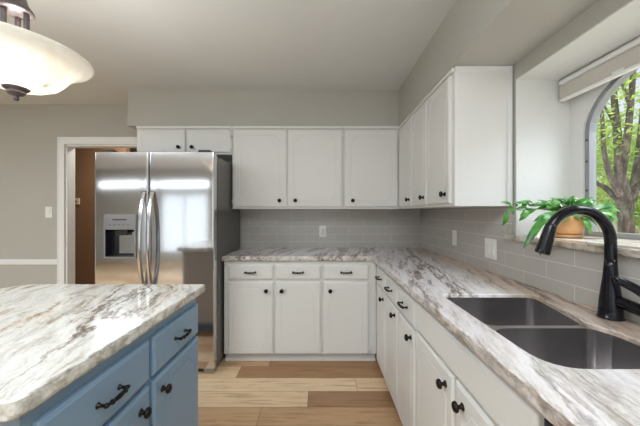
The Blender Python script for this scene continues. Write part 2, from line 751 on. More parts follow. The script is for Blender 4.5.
# ------------------------------------------------------------------ dimensions of the room
YB = 3.095       # back wall
XR = 1.08        # right wall
ZC = 2.44        # ceiling
XL = -6.6        # left wall
YR = -3.0        # rear wall
SOF = 2.104      # soffit underside

# ------------------------------------------------------------------ floor of planks
random.seed(5)
bm = bmesh.new()
uvl = bm.loops.layers.uv.new('plank')
tl = bm.verts.layers.float_color.new('tone')
rows = {}
PW = 0.1705
y_ref = 2.257
fixed = {0: ([-0.655], [0.8, 0.12]), 1: ([-0.43], [0.5, 0.15]), -1: ([0.27], [0.92, 0.85]),
         -2: ([-0.083], [0.86, 0.08]), -3: ([-0.385], [0.42, 0.36])}
k0 = int(math.floor((YR - y_ref) / PW)) - 1
k1 = int(math.ceil((5.6 - y_ref) / PW)) + 1
for k in range(k0, k1):
    ya, yb = y_ref + k * PW, y_ref + (k + 1) * PW
    seams = []
    if k in fixed:
        s0 = fixed[k][0][0]
    else:
        s0 = random.uniform(-0.7, 0.7)
    xs = [s0 + 1.22 * i for i in range(-7, 4)]
    for i in range(len(xs) - 1):
        xa, xb = max(xs[i], -6.6), min(xs[i + 1], 1.5)
        if xb <= xa:
            continue
        tone = random.choice([0.1, 0.3, 0.45, 0.6, 0.8, 0.95]) + random.uniform(-0.05, 0.05)
        if k in fixed:
            if abs(xs[i + 1] - s0) < 1e-6:
                tone = fixed[k][1][0]
            elif abs(xs[i] - s0) < 1e-6:
                tone = fixed[k][1][1]
        vs = []
        xm, ym = (xa + xb) / 2, (ya + yb) / 2
        ring = [bm.verts.new(p) for p in ((xa, ya, 0), (xb, ya, 0), (xb, yb, 0), (xa, yb, 0))]
        inner_d = (yb - ya) / 2
        inner = [bm.verts.new(p) for p in ((xa + inner_d, ym, 0), (xb - inner_d, ym, 0))]
        for v in ring + inner:
            v[tl] = (tone, tone, tone, 1)
        fs = [((ring[0], ring[1], inner[1], inner[0]), (0, 0, 1, 1)), ((ring[1], ring[2], inner[1]), (0, 0, 1)),
              ((ring[2], ring[3], inner[0], inner[1]), (0, 0, 1, 1)), ((ring[3], ring[0], inner[0]), (0, 0, 1))]
        for f, dd in fs:
            fc = bm.faces.new(f)
            for lp, d in zip(fc.loops, dd):
                lp[uvl].uv = (d * inner_d, d * inner_d)
bmesh.ops.recalc_face_normals(bm, faces=bm.faces[:])
for f in bm.faces:
    if f.normal.z < 0:
        f.normal_flip()
me = bpy.data.meshes.new('floor')
bm.to_mesh(me)
bm.free()
struct(link('floor', me, M['floor']))

# ------------------------------------------------------------------ room shell
struct(box('ceiling', M['ceil'], XL, 1.42, YR, 5.6, ZC, ZC + 0.1))
DX0, DX1, DZ = -2.712, -1.9, 2.012       # doorway in the back wall
struct(boxes('wall_back', M['wall'], [
    (XL - 0.1, DX0, YB, YB + 0.10, 0, ZC), (DX0, DX1, YB, YB + 0.10, DZ, ZC), (DX1, 1.42, YB, YB + 0.10, 0, ZC)]))
struct(box('wall_left', M['wall'], XL - 0.1, XL, YR, YB, 0, ZC))
# rear wall: blind-covered window, added fill window, added high strip to be reflected
struct(boxes('wall_rear', M['wall'], [
    (XL, -6.2, YR - 0.12, YR, 0, ZC), (-6.2, -2.7, YR - 0.12, YR, 2.17, ZC), (-6.2, -2.7, YR - 0.12, YR, 1.80, 1.90), (-6.2, -4.35, YR - 0.12, YR, 0, 1.80),
    (-4.35, -2.75, YR - 0.12, YR, 0, 0.25), (-2.75, -1.8, YR - 0.12, YR, 0, 1.80), (-2.7, -1.8, YR - 0.12, YR, 1.80, ZC),
    (-1.8, 0.8, YR - 0.12, YR, 0, 0.35), (-1.8, 0.8, YR - 0.12, YR, 2.2, ZC), (0.8, 1.42, YR - 0.12, YR, 0, ZC)]))
# right wall: thick, with a bay recess over the sink
RY0, RY1, RZ0, RZ1 = 0.48, 1.60, 1.13, 2.02
XO = 1.375
struct(boxes('wall_right', M['wall'], [
    (XR, XO, RY1, YB, 0, ZC), (XR, XO, YR, RY0, 0, ZC), (XR, XO, RY0, RY1, 0, RZ0), (XR, XO, RY0, RY1, RZ1, ZC)]))
# outer skin of the bay with an arched opening (drawn in Y,Z then stood up)
AY, AW, AZ0, AZS, AR = 1.04, 0.475, 1.165, 1.70, 0.30


def arch(inset=0.0, n=20):
    w, r = AW - inset, AR - inset
    pts = [(AY - w, AZ0 + inset), (AY + w, AZ0 + inset)]
    for i in range(n + 1):
        a = PI * i / n
        pts.append((AY + w * math.cos(a), AZS + r * math.sin(a)))
    return pts


YZ = Matrix(((0, 0, 1, 0), (1, 0, 0, 0), (0, 1, 0, 0), (0, 0, 0, 1)))    # (u,v,w) -> (w,u,v)
struct(plate('wall_window_bay', M['bay'], [(RY0 - 0.1, RZ0 - 0.1), (RY1 + 0.1, RZ0 - 0.1), (RY1 + 0.1, RZ1 + 0.1), (RY0 - 0.1, RZ1 + 0.1)],
             [arch()], XO, XO + 0.05, xf=YZ))
# white painted lining of the recess
struct(boxes('trim_1', M['bay'], [
    (XR - 0.0, XO, RY1 - 0.006, RY1, RZ0 + 0.03, RZ1), (XR, XO, RY0, RY0 + 0.006, RZ0 + 0.03, RZ1),
    (XR, XO, RY0, RY1, RZ1 - 0.006, RZ1)]))
# arched aluminium window
w1 = struct(plate('window_1', M['alu'], arch(0.001), [arch(0.025)], XO + 0.008, XO + 0.045, xf=YZ))
g1 = plate('pane', M['glass'], arch(0.024), [], XO + 0.024, XO + 0.028, w1, xf=YZ)
bm = bmesh.new()
for z in (1.25, 1.40, 1.55, 1.66):
    add_lathe(bm, [(0, -0.002), (0.006, -0.002), (0.006, 0.0), (0, 0.0)], 10, (XO + 0.0075, AY + AW - 0.0125, z), 'X')
fin(bm, 'screw', M['slot'], w1)
# rear frames and panes; the wide window (fill) and high strip (reflection) are added
for nm, xa, xb, za, zb in (('window_2', -4.35, -2.75, 0.25, 1.80), ('added_window_3', -1.8, 0.8, 0.35, 2.2), ('added_window_4', -6.2, -2.7, 1.90, 2.17)):
    xm = (xa + xb) / 2
    w = struct(boxes(nm, M['trim'], [
        (xa, xa + 0.05, YR - 0.1, YR - 0.04, za, zb), (xb - 0.05, xb, YR - 0.1, YR - 0.04, za, zb),
        (xa, xb, YR - 0.1, YR - 0.04, za, za + 0.05), (xa, xb, YR - 0.1, YR - 0.04, zb - 0.05, zb),
        (xm - 0.025, xm + 0.025, YR - 0.1, YR - 0.04, za, zb)]))
    box('pane', M['glass'], xa + 0.05, xb - 0.05, YR - 0.075, YR - 0.071, za + 0.05, zb - 0.05, w)
bl = tag(boxes('window_blind', M['blind'], [(-4.33, -2.77, YR + 0.02, YR + 0.035, 0.26 + i * 0.088, 0.26 + i * 0.088 + 0.064) for i in range(17)]
               + [(-4.34, -2.76, YR + 0.005, YR + 0.06, 1.76, 1.82)]),
         'white horizontal slat blind on the window behind the camera', 'blind')

# soffit above the wall cabinets, L-shaped
plate_o = [(-1.82, 2.738), (0.74, 2.738), (0.74, -0.9), (XR, -0.9), (XR, YB), (-1.82, YB)]
struct(plate('trim_2', M['wall'], plate_o, [], SOF + 0.002, ZC))

# doorway casing and jamb
struct(boxes('trim_3', M['trim'], [
    (DX0 - 0.066, DX0 - 0.004, YB - 0.018, YB, 0, DZ + 0.07), (DX1 + 0.004, DX1 + 0.066, YB - 0.018, YB, 0, DZ + 0.07),
    (DX0 - 0.004, DX1 + 0.004, YB - 0.018, YB, DZ + 0.004, DZ + 0.07),
    (DX0 - 0.074, DX0 - 0.066, YB - 0.023, YB, 0, DZ + 0.078), (DX0 - 0.074, DX1 + 0.074, YB - 0.023, YB, DZ + 0.07, DZ + 0.078)]))
struct(boxes('trim_4', M['trim'], [
    (DX0, DX0 + 0.015, YB, YB + 0.10, 0, DZ), (DX1 - 0.015, DX1, YB, YB + 0.10, 0, DZ), (DX0, DX1, YB, YB + 0.10, DZ - 0.015, DZ)]))
# chair rail and baseboards
struct(boxes('trim_5', M['trim'], [(XL, DX0 - 0.075, YB - 0.016, YB, 0.735, 0.79), (XL, DX0 - 0.075, YB - 0.024, YB, 0.762, 0.782)]))
struct(boxes('baseboard_back', M['trim'], [(XL, DX0 - 0.075, YB - 0.014, YB, 0, 0.12)]))
struct(boxes('baseboard_left', M['trim'], [(XL, XL + 0.014, YR, YB, 0, 0.12)]))
# hall beyond the doorway
struct(box('wall_hall', M['brown'], -4.6, -2.80, 4.18, 4.28, 0, ZC))
struct(boxes('wall_hall_end', M['hallgrey'], [(-4.6, 1.0, 5.4, 5.5, 0, ZC), (-4.7, -4.6, 3.3, 5.5, 0, ZC), (-1.2, -1.1, 3.3, 5.5, 0, ZC)]))
area('hall_fill', (-2.5, 3.75, 2.40), (-2.5, 3.75, 0), 0.4, 0.4, 24, (1.0, 0.93, 0.84))  # added lamp that brightens the brown hall wall
t = empty('thermostat', (-3.50, 4.178, 1.45), 'small beige thermostat on the brown hall wall beyond the doorway', 'thermostat')
box('cover', M['beige_plastic'], -0.045, 0.045, -0.022, 0, -0.045, 0.045, t, 0.006)
lathe('dial', M['slot'], [(0, 0.004), (0.016, 0.004), (0.018, 0), (0, 0)], t, 20, (0, -0.026, 0), 'Y')


# ------------------------------------------------------------------ cabinet doors, drawers, hardware
def corner_loop(x0, x1, z0, z1, c, depth, scoop, y):
    """rectangle loop with five points per corner; c = corner size, scoop 0 = square corner, 1 = concave cut"""
    out = []
    corners = [((x0, z0), (0, 1), (1, 0)), ((x1, z0), (-1, 0), (0, 1)), ((x1, z1), (0, -1), (-1, 0)), ((x0, z1), (1, 0), (0, -1))]
    for (px, pz), da, db in corners:
        a = Vector((px + da[0] * c, pz + da[1] * c))
        b = Vector((px + db[0] * c, pz + db[1] * c))
        sq = Vector((px, pz))
        ctr = Vector((px + (da[0] + db[0]) * c * 0.62, pz + (da[1] + db[1]) * c * 0.62))
        cp = sq.lerp(ctr, scoop)
        for k in range(5):
            t = k / 4
            if scoop == 0:
                q = a.lerp(sq, t * 2) if t <= 0.5 else sq.lerp(b, t * 2 - 1)
            else:
                q = a * (1 - t) ** 2 + cp * 2 * t * (1 - t) + b * t * t
            out.append((q.x, y, q.y))
    return out


def panel_door(name, mat, x0, x1, z0, z1, parent, inset=0.05, th=0.019, routed=True, y0=-0.001):
    """slab door standing proud of the frame with a lipped edge and a routed panel outline with scooped corners"""
    bm = bmesh.new()
    c = min(0.055, 0.22 * min(x1 - x0, z1 - z0))
    yf = y0 - th

    def L(ins, y, scoop=0, cc=None):
        return corner_loop(x0 + ins, x1 - ins, z0 + ins, z1 - ins, (cc or c), 0, scoop, y)
    loops = [L(0, y0), L(0, yf + 0.007), L(0.002, yf + 0.004), L(0.008, yf + 0.002), L(0.011, yf)]
    if routed:
        g = 0.0045
        loops += [L(inset, yf, 1), L(inset + g * 0.5, yf + 0.002, 1), L(inset + g, yf + 0.002, 1), L(inset + g * 1.6, yf, 1)]
    rings = [[bm.verts.new(p) for p in lp] for lp in loops]
    for a, b in zip(rings, rings[1:]):
        n = len(a)
        for i in range(n):
            j = (i + 1) % n
            bm.faces.new((a[i], a[j], b[j], b[i]))
    bm.faces.new(rings[-1])
    bm.faces.new(rings[0])
    return fin(bm, name, mat, parent)


def knob_mesh():
    bm = bmesh.new()
    add_lathe(bm, [(0, 0), (0.013, 0), (0.013, -0.002), (0.008, -0.005), (0.0062, -0.013), (0.009, -0.017), (0.0165, -0.02),
                   (0.0178, -0.025), (0.014, -0.031), (0.006, -0.034), (0, -0.034)], 20, axis='Y')
    return fin(bm, 'knob', M['bronze'], None, True)


def pull_mesh():
    bm = bmesh.new()
    h = 0.042
    for s in (-1, 1):
        add_lathe(bm, [(0, 0), (0.0085, 0), (0.0085, -0.002), (0.005, -0.005), (0.0045, -0.018), (0.007, -0.022), (0.0075, -0.026), (0.004, -0.031), (0, -0.032)],
                  14, (s * h, 0, 0), axis='Y')
    add_tube(bm, [(-h - 0.008, -0.027, 0), (-h + 0.006, -0.028, 0), (-0.02, -0.030, 0.0), (0, -0.031, 0), (0.02, -0.030, 0), (h - 0.006, -0.028, 0), (h + 0.008, -0.027, 0)],
             [0.003, 0.0042, 0.0058, 0.0075, 0.0058, 0.0042, 0.003], 12, 5)
    for x in (-0.026, 0.026):
        add_lathe(bm, [(0, -0.004), (0.0072, -0.003), (0.0082, 0), (0.0072, 0.003), (0, 0.004)], 14, (x, -0.0292, 0), axis='X')
    return fin(bm, 'pull', M['bronze'], None, True)


def hinge_mesh(mat):
    def f():
        bm = bmesh.new()
        add_lathe(bm, [(0, -0.024), (0.003, -0.023), (0.0042, -0.019), (0.0042, 0.019), (0.003, 0.023), (0, 0.024)], 10, (0, -0.018, 0))
        add_box(bm, -0.004, 0.010, -0.0215, -0.019, -0.017, 0.017)
        add_box(bm, -0.011, 0.0, -0.012, -0.0015, -0.017, 0.017)
        return fin(bm, 'hinge', mat, None)
    return f


def door(cab, mat, x0, x1, z0, z1, knob=None, kz=None, hinge=None, inset=0.05, ko=0.056):
    d = panel_door('door', mat, x0, x1, z0, z1, cab, inset)
    if knob:
        kx = x0 + ko if knob == 'l' else x1 - ko
        k = inst('knob', 'knob', knob_mesh, d, (kx, -0.02, kz))
        k['label'] = 'dark bronze round knob'
    if hinge:
        hx = x0 if hinge == 'l' else x1
        for hz in (z0 + 0.05, z1 - 0.05):
            inst('hinge', 'hinge' + mat.name, hinge_mesh(mat), d, (hx - (0.004 if hinge == 'l' else -0.004), 0, hz), PI if False else 0).scale = ((1 if hinge == 'l' else -1), 1, 1)
    return d


def drawer(cab, mat, x0, x1, z0, z1, pull=True, routed=False):
    d = panel_door('drawer' if pull else 'false_front', mat, x0, x1, z0, z1, cab, 0.022, routed=routed)
    if pull:
        p = inst('pull', 'pull', pull_mesh, d, ((x0 + x1) / 2, -0.02, (z0 + z1) / 2))
        p['label'] = 'dark bronze bar pull'
    return d


def base_cabinet(label, loc, rz, W, Dp, mat, group, toe=0.075, top=0.872, extra=None):
    c = empty('base_cabinet', loc, label, 'cabinet', group, rz)
    boxes('carcass', mat, [
        (0, 0.016, 0.02, Dp, toe, top), (W - 0.016, W, 0.02, Dp, toe, top), (0.016, W - 0.016, 0.02, Dp, toe, toe + 0.016),
        (0.016, W - 0.016, Dp - 0.012, Dp, toe + 0.016, top), (0, W, 0, 0.02, toe, top)], c)
    boxes('toe_kick', mat, [(0, W, 0.045, 0.06, 0.001, toe), (0, W, 0.026, 0.045, 0.001, 0.024)], c)
    return c


def wall_cabinet(label, loc, rz, W, Dp, H, group):
    c = empty('wall_cabinet', loc, label, 'cabinet', group, rz)
    m = M['white']
    boxes('carcass', m, [
        (0, 0.016, 0.02, Dp, 0, H), (W - 0.016, W, 0.02, Dp, 0, H), (0.016, W - 0.016, 0.02, Dp, 0, 0.016), (0.016, W - 0.016, 0.02, Dp, H - 0.016, H),
        (0.016, W - 0.016, Dp - 0.01, Dp, 0.016, H - 0.016), (0, W, 0, 0.02, 0, H)], c)
    box('top_moulding', m, 0, W, -0.016, 0, H - 0.026, H, c, 0.005)
    return c


WG, BG = 'white wall cabinets', 'white base cabinets'
W_ = M['white']
YF, XF = 2.49, 0.484          # faces of the base runs
RZ = -PI / 2
YU, XU = 2.745, 0.757        # faces of the wall cabinets
UZ0 = 1.322
UH = SOF - UZ0

# back base run
c = base_cabinet('white base cabinet with two doors and two drawers, beside the refrigerator', (-0.822, YF, 0), 0, 0.842, 0.598, W_, BG)
X0 = -0.822
door(c, W_, -0.785 - X0, -0.400 - X0, 0.079, 0.695, 'r', 0.622, 'l')
door(c, W_, -0.380 - X0, 0.005 - X0, 0.079, 0.695, 'l', 0.622, 'r')
drawer(c, W_, -0.785 - X0, -0.400 - X0, 0.716, 0.84)
drawer(c, W_, -0.380 - X0, 0.005 - X0, 0.716, 0.84)
c = base_cabinet('white single-door base cabinet with one drawer, on the back wall in the corner', (0.021, YF, 0), 0, 0.46, 0.598, W_, BG)
X0 = 0.021
door(c, W_, 0.031 - X0, 0.415 - X0, 0.079, 0.695, 'l', 0.622, 'r')
drawer(c, W_, 0.031 - X0, 0.415 - X0, 0.716, 0.84)

# right base run (local x runs towards the camera)
for ytop, ybot, d0, d1, lab in (
        (2.488, 2.076, 2.39, 2.085, 'white narrow base cabinet nearest the corner in the run leading to the sink'),
        (2.074, 1.746, 2.065, 1.755, 'white narrow base cabinet, middle of the three between corner and sink cabinet'),
        (1.744, 1.425, 1.735, 1.432, 'white narrow base cabinet right beside the wide sink cabinet')):
    c = base_cabinet(lab, (XF, ytop, 0), RZ, ytop - ybot, 0.585, W_, BG)
    door(c, W_, ytop - d0, ytop - d1, 0.079, 0.695, 'r', 0.648, None, 0.045, 0.046)
    drawer(c, W_, ytop - d0, ytop - d1, 0.716, 0.845)
c = base_cabinet('wide white sink cabinet with two doors below a plain false drawer front', (XF, 1.423, 0), RZ, 0.82, 0.585, W_, BG)
drawer(c, W_, 0.012, 0.80, 0.722, 0.85, False)
door(c, W_, 0.012, 0.408, 0.079, 0.71, 'r', 0.652, None)
door(c, W_, 0.424, 0.80, 0.079, 0.71, 'l', 0.652, None)
dw = empty('dishwasher', (XF, 0.60, 0), 'dark dishwasher front under the worktop, at the right edge of the photo', 'dishwasher', None, RZ)
boxes('tub', M['dark_plastic'], [(0, 0.59, 0.01, 0.58, 0.1, 0.865), (0.02, 0.57, 0.06, 0.5, 0.001, 0.1)], dw)
box('door', M['dw'], 0.003, 0.587, -0.02, 0.01, 0.11, 0.74, dw, 0.004)
box('control_panel', M['dark_plastic'], 0.003, 0.587, -0.026, 0.01, 0.745, 0.865, dw, 0.006)

# back wall cabinets
c = wall_cabinet('white wall cabinet with a pair of tall doors, above the back worktop beside the refrigerator', (-0.828, YU, UZ0), 0, 1.048, 0.345, UH, WG)
X0 = -0.828
door(c, W_, -0.816 - X0, -0.313 - X0, 0.018, 0.748, 'r', 0.078, 'l', 0.058, 0.066)
door(c, W_, -0.305 - X0, 0.207 - X0, 0.018, 0.748, 'l', 0.078, 'r', 0.058, 0.074)
c = wall_cabinet('white single-door wall cabinet on the back wall in the corner', (0.222, YU, UZ0), 0, 0.533, 0.345, UH, WG)
door(c, W_, 0.010, 0.512, 0.018, 0.748, 'l', 0.078, 'r', 0.058, 0.074)
c = wall_cabinet('short white wall cabinet with two low doors above the refrigerator', (-1.733, YU, 1.838), 0, 0.903, 0.345, SOF - 1.838, WG)
door(c, W_, 0.010, 0.464, 0.015, 0.232, 'r', 0.062, None, 0.03)
door(c, W_, 0.478, 0.893, 0.015, 0.232, 'l', 0.062, 'r', 0.03)
# right wall cabinets
for ytop, ybot, d0, d1, lab in (
        (2.743, 2.341, 2.712, 2.350, 'white wall cabinet deepest in the corner on the right-hand wall'),
        (2.339, 2.010, 2.335, 2.018, 'white wall cabinet, middle of the three on the right-hand wall'),
        (2.008, 1.628, 2.004, 1.662, 'white wall cabinet with a bare end panel beside the window recess')):
    c = wall_cabinet(lab, (XU, ytop, UZ0), RZ, ytop - ybot, 0.318, UH, WG)
    door(c, W_, ytop - d0, ytop - d1, 0.018, 0.748, 'r', 0.072, None, 0.045, 0.05)
    if ybot < 1.7:
        W1 = ytop - ybot
        boxes('side_trim', M['trim'], [(W1, W1 + 0.012, 0.294, 0.316, 0.0, UH), (W1, W1 + 0.010, 0.0, 0.294, UH - 0.024, UH)], c)

# ------------------------------------------------------------------ worktop, sink, backsplash
sink_hole = roundpoly([(0.552, 0.69), (0.922, 0.69), (0.922, 0.90), (0.895, 0.975), (0.968, 1.315), (0.552, 1.315)],
                      [0.09, 0.07, 0.03, 0.02, 0.035, 0.03], 8)
wt_out = [(-0.836, 2.457), (0.445, 2.457), (0.445, 0.0), (XR - 0.004, 0.0), (XR - 0.004, YB - 0.004), (-0.836, YB - 0.004)]
wt_out = roundpoly(wt_out, [0.004, 0.02, 0.01, 0, 0, 0], 4)


def rough_main(x, y):
    return 0.0032 if (x < 0.5 and y < 2.5) else 0.0


wt = slab('worktop', M['granite'], wt_out, [sink_hole], 0.874, 0.914, rough_main)
tag(wt, 'L-shaped veined grey and brown stone worktop around the sink', 'worktop')

sk = empty('kitchen_sink', (0, 0, 0), 'undermount stainless double-bowl sink in the right-hand worktop', 'sink')
bowlA = roundpoly([(0.557, 0.985), (0.892, 0.985), (0.962, 1.310), (0.557, 1.310)], [0.05, 0.035, 0.045, 0.04], 8)
bowlB = roundpoly([(0.557, 0.695), (0.917, 0.695), (0.917, 0.899), (0.892, 0.962), (0.557, 0.962)], [0.1, 0.08, 0.06, 0.03, 0.07], 8)
flo = roundpoly([(0.5535, 0.6915), (0.9205, 0.6915), (0.9205, 0.90), (0.8935, 0.975), (0.966, 1.3135), (0.5535, 1.3135)],
                [0.09, 0.07, 0.03, 0.02, 0.035, 0.03], 8)
plate('rim', M['steel_sink'], flo, [bowlA, bowlB], 0.8985, 0.9005, sk)
for lp, zb in ((bowlA, 0.672), (bowlB, 0.672)):
    n = len(lp)
    ctr = Vector((sum(p.x for p in lp) / n, sum(p.y for p in lp) / n))
    bm = bmesh.new()
    rings = []
    for ins, z in ((0.0, 0.899), (0.0, 0.88), (0.006, 0.74), (0.012, 0.71), (0.025, 0.688), (0.05, 0.676), (0.09, 0.672)):
        ring = []
        for p in lp:
            d = (p - ctr)
            q = ctr + d * (1 - ins / d.length)
            ring.append(bm.verts.new((q.x, q.y, z)))
        rings.append(ring)
    for a, b in zip(rings, rings[1:]):
        for i in range(n):
            j = (i + 1) % n
            bm.faces.new((a[i], a[j], b[j], b[i]))
    bm.faces.new(rings[-1])
    bw = fin(bm, 'bowl', M['steel_sink'], sk, True)
    lathe('drain', M['steel_handle'], [(0.045, 0.6735), (0.043, 0.6755), (0.034, 0.6745), (0.03, 0.668), (0, 0.668)], bw, 28, (ctr.x, ctr.y, 0))

tb = tag(box('tile_backsplash', M['tile_x'], -0.83, XR - 0.010, YB - 0.009, YB - 0.001, 0.9145, UZ0 - 0.001),
         'grey-taupe glossy tile backsplash on the back wall, under the wall cabinets', 'backsplash', 'tile backsplashes')
tb2 = tag(boxes('tile_backsplash', M['tile_y'], [
    (XR - 0.009, XR - 0.001, 1.628, YB - 0.010, 0.9145, UZ0 - 0.001), (XR - 0.009, XR - 0.001, 0.0, 1.628, 0.9145, 1.1295)]),
    'grey-taupe glossy tile backsplash on the right-hand wall, under the window ledge', 'backsplash', 'tile backsplashes')
ledge = tag(slab('window_ledge', M['granite_island'], [(1.048, 0.43), (1.048, 1.650), (1.0705, 1.650), (1.0705, 1.6275), (1.079, 1.6275), (1.079, RY1 - 0.008), (XO - 0.002, RY1 - 0.008), (XO - 0.002, RY0 + 0.008), (1.079, RY0 + 0.008), (1.079, 0.43)],
                 [], 1.1305, 1.162, lambda x, y: 0.003 if x < 1.05 else 0.0),
            'veined stone window ledge above the sink, carrying the potted plant', 'window ledge')

# ------------------------------------------------------------------ faucet
fa = empty('kitchen_faucet', (1.022, 1.02, 0.9145), 'tall black gooseneck faucet with side lever behind the sink', 'faucet')
lathe('body', M['black'], [(0, 0), (0.0365, 0), (0.037, 0.004), (0.0345, 0.008), (0.033, 0.03), (0.0305, 0.065), (0.0260, 0.105), (0.0215, 0.14), (0.0186, 0.18), (0.0174, 0.205), (0, 0.205)], fa, 32)
pts = [(0, 0, 0.18), (0, 0, 0.24)]
for i in range(0, 11):
    a = PI * i / 12
    pts.append((-0.118 + 0.118 * math.cos(a), -0.012 * i / 10, 0.262 + 0.118 * math.sin(a)))
tube('neck', M['black'], pts, [0.0172, 0.0170, 0.0168, 0.0166, 0.0164], fa, seg=20, n=5)
e1 = Vector(pts[-1])
dv = Vector((-0.32, -0.02, -0.95)).normalized()
hd = bmesh.new()
q0 = e1 - dv * 0.006
add_tube(hd, [q0, q0 + dv * 0.02, q0 + dv * 0.06, q0 + dv * 0.10, q0 + dv * 0.104], [0.0166, 0.0185, 0.0205, 0.0225, 0.019], 20, 4)
sh = fin(hd, 'spray_head', M['black'], fa, True)
tube('handle_hub', M['black'], [(0.005, -0.02, 0.066), (0.010, -0.06, 0.058), (0.016, -0.105, 0.050), (0.017, -0.113, 0.049)], [0.019, 0.0195, 0.0195, 0.012], fa, seg=18, n=4)
tube('lever', M['black'], [(0.018, -0.10, 0.052), (0.030, -0.118, 0.058), (0.022, -0.122, 0.085), (-0.025, -0.115, 0.125), (-0.072, -0.095, 0.155), (-0.080, -0.092, 0.157)],
     [0.012, 0.015, 0.0155, 0.0145, 0.0125, 0.007], fa, seg=14, n=6)

# ------------------------------------------------------------------ potted plant on the ledge
PX, PY, PZ = 1.215, 1.43, 1.163
pp = empty('potted_plant', (PX, PY, PZ), 'leafy green trailing plant in a terracotta pot on the window ledge', 'plant')
lathe('pot', M['terracotta'], [(0, 0.012), (0.052, 0.012), (0.058, 0.022), (0.068, 0.05), (0.072, 0.075), (0.070, 0.098), (0.066, 0.104), (0.061, 0.102), (0.064, 0.08), (0, 0.08)], pp, 36)
lathe('saucer', M['terracotta'], [(0, 0), (0.058, 0), (0.064, 0.006), (0.066, 0.016), (0.062, 0.016), (0.056, 0.0115), (0, 0.0115)], pp, 36)
lathe('soil', M['soil'], [(0, 0.094), (0.03, 0.093), (0.0625, 0.090), (0.0625, 0.082), (0, 0.082)], pp, 24)


def LP(px, py, d):
    """local plant coordinates of a leaf point seen along a view ray at depth d"""
    return Vector(((px - 320) / 290 * d - PX, d - PY, CAM_Z + (213 - py) / 290 * d - PZ))


def add_leaf(bm, a, b, w, droop=0.012, nrm=None, seg=7):
    a, b = Vector(a), Vector(b)
    t = (b - a)
    L = t.length
    t.normalize()
    up = Vector((random.uniform(-.4, .4), -0.75, 0.75)) if nrm is None else Vector(nrm)
    side = t.cross(up).normalized()
    nn = side.cross(t).normalized()
    rows_ = []
    for i in range(seg + 1):
        s = i / seg
        wd = w * (math.sin(PI * min(1, (s * 0.97 + 0.02)) ** 0.8)) ** 0.75 if 0 < s < 1 else 0.0015
        p = a.lerp(b, s) + nn * (droop * math.sin(PI * s) * 1.3)
        rows_.append([bm.verts.new(p - side * wd * 0.5 + nn * wd * 0.14), bm.verts.new(p), bm.verts.new(p + side * wd * 0.5 + nn * wd * 0.14)])
    for r0, r1 in zip(rows_, rows_[1:]):
        for k in range(2):
            f = bm.faces.new((r0[k], r0[k + 1], r1[k + 1], r1[k]))
            f.smooth = True


random.seed(11)
lv = bmesh.new()
st = bmesh.new()
stems = [
    [(566, 222, 1.43), (555, 212, 1.42), (540, 209, 1.40), (522, 210, 1.39), (510, 209, 1.38), (504, 214, 1.375)],
    [(566, 222, 1.42), (556, 214, 1.38), (547, 216, 1.34), (538, 228, 1.32), (532, 236, 1.32)],
    [(569, 222, 1.42), (572, 211, 1.40), (584, 208, 1.38), (600, 209, 1.36), (610, 210, 1.35)],
    [(569, 222, 1.41), (574, 213, 1.37), (586, 214, 1.34), (596, 220, 1.33)],
    [(568, 222, 1.44), (568, 208, 1.44), (563, 202, 1.43)], [(566, 222, 1.43), (560, 210, 1.42), (552, 203, 1.41)]]
for s_ in stems:
    add_tube(st, [LP(*p) for p in s_], [0.0035, 0.0022], 8, 5)
leaves = [
    (532, 208, 514, 203, 1.39, .034), (536, 210, 520, 216, 1.39, .036), (550, 208, 528, 206, 1.40, .038), (552, 214, 533, 222, 1.38, .034),
    (528, 210, 519, 221, 1.385, .036), (544, 217, 523, 249, 1.33, .044), (550, 212, 537, 229, 1.35, .038), (546, 226, 540, 256, 1.30, .032), (512, 209, 500, 202, 1.38, .026),
    (505, 211, 502, 226, 1.375, .036), (508, 207, 513, 215, 1.38, .026), (563, 206, 549, 198, 1.43, .032), (568, 208, 556, 198, 1.44, .034),
    (566, 206, 578, 198, 1.44, .032), (572, 208, 592, 202, 1.42, .034), (575, 211, 598, 208, 1.40, .036), (578, 214, 600, 233, 1.36, .040),
    (584, 212, 606, 226, 1.35, .040), (590, 210, 616, 206, 1.36, .036), (596, 210, 622, 213, 1.355, .038), (580, 217, 590, 235, 1.36, .036),
    (600, 212, 618, 222, 1.345, .034), (560, 212, 545, 220, 1.40, .036), (556, 209, 541, 203, 1.41, .034), (571, 213, 584, 221, 1.38, .036),
    (563, 212, 568, 204, 1.42, .034), (574, 208, 584, 200, 1.43, .030), (588, 214, 600, 219, 1.34, .038), (568, 214, 561, 222, 1.36, .030),
    (570, 214, 577, 224, 1.36, .030), (552, 207, 558, 201, 1.42, .030), (606, 211, 610, 224, 1.35, .032), (594, 219, 606, 236, 1.33, .034),
    (545, 209, 537, 200, 1.40, .028), (522, 209, 528, 201, 1.39, .028), (583, 208, 596, 200, 1.39, .03)]
for x0, y0, x1, y1, d, w in leaves:
    dd = random.uniform(-0.03, 0.03)
    add_leaf(lv, LP(x0, y0, d), LP(x1, y1, d + dd), w * 0.74)
for i in range(34):
    x0, y0, x1, y1, d, w = random.choice(leaves)
    jx, jy = random.uniform(-5, 5), random.uniform(-3, 3)
    k_ = random.uniform(0.55, 0.8)
    add_leaf(lv, LP(x0 + jx, y0 + jy, d + 0.02), LP(x0 + jx + (x1 - x0) * k_ + random.uniform(-4, 4), y0 + jy + (y1 - y0) * k_ + random.uniform(-3, 3), d), w * 0.6)
for i in range(26):
    a = random.uniform(0, 2 * PI)
    r0, r1 = random.uniform(0.01, 0.04), random.uniform(0.07, 0.12)
    z0, z1 = random.uniform(0.11, 0.15), random.uniform(0.12, 0.2)
    add_leaf(lv, (r0 * math.cos(a), r0 * math.sin(a), z0), (r1 * math.cos(a), r1 * math.sin(a) * 0.9, z1), random.uniform(.020, .028))
fin(st, 'stem', M['stem'], pp, True)
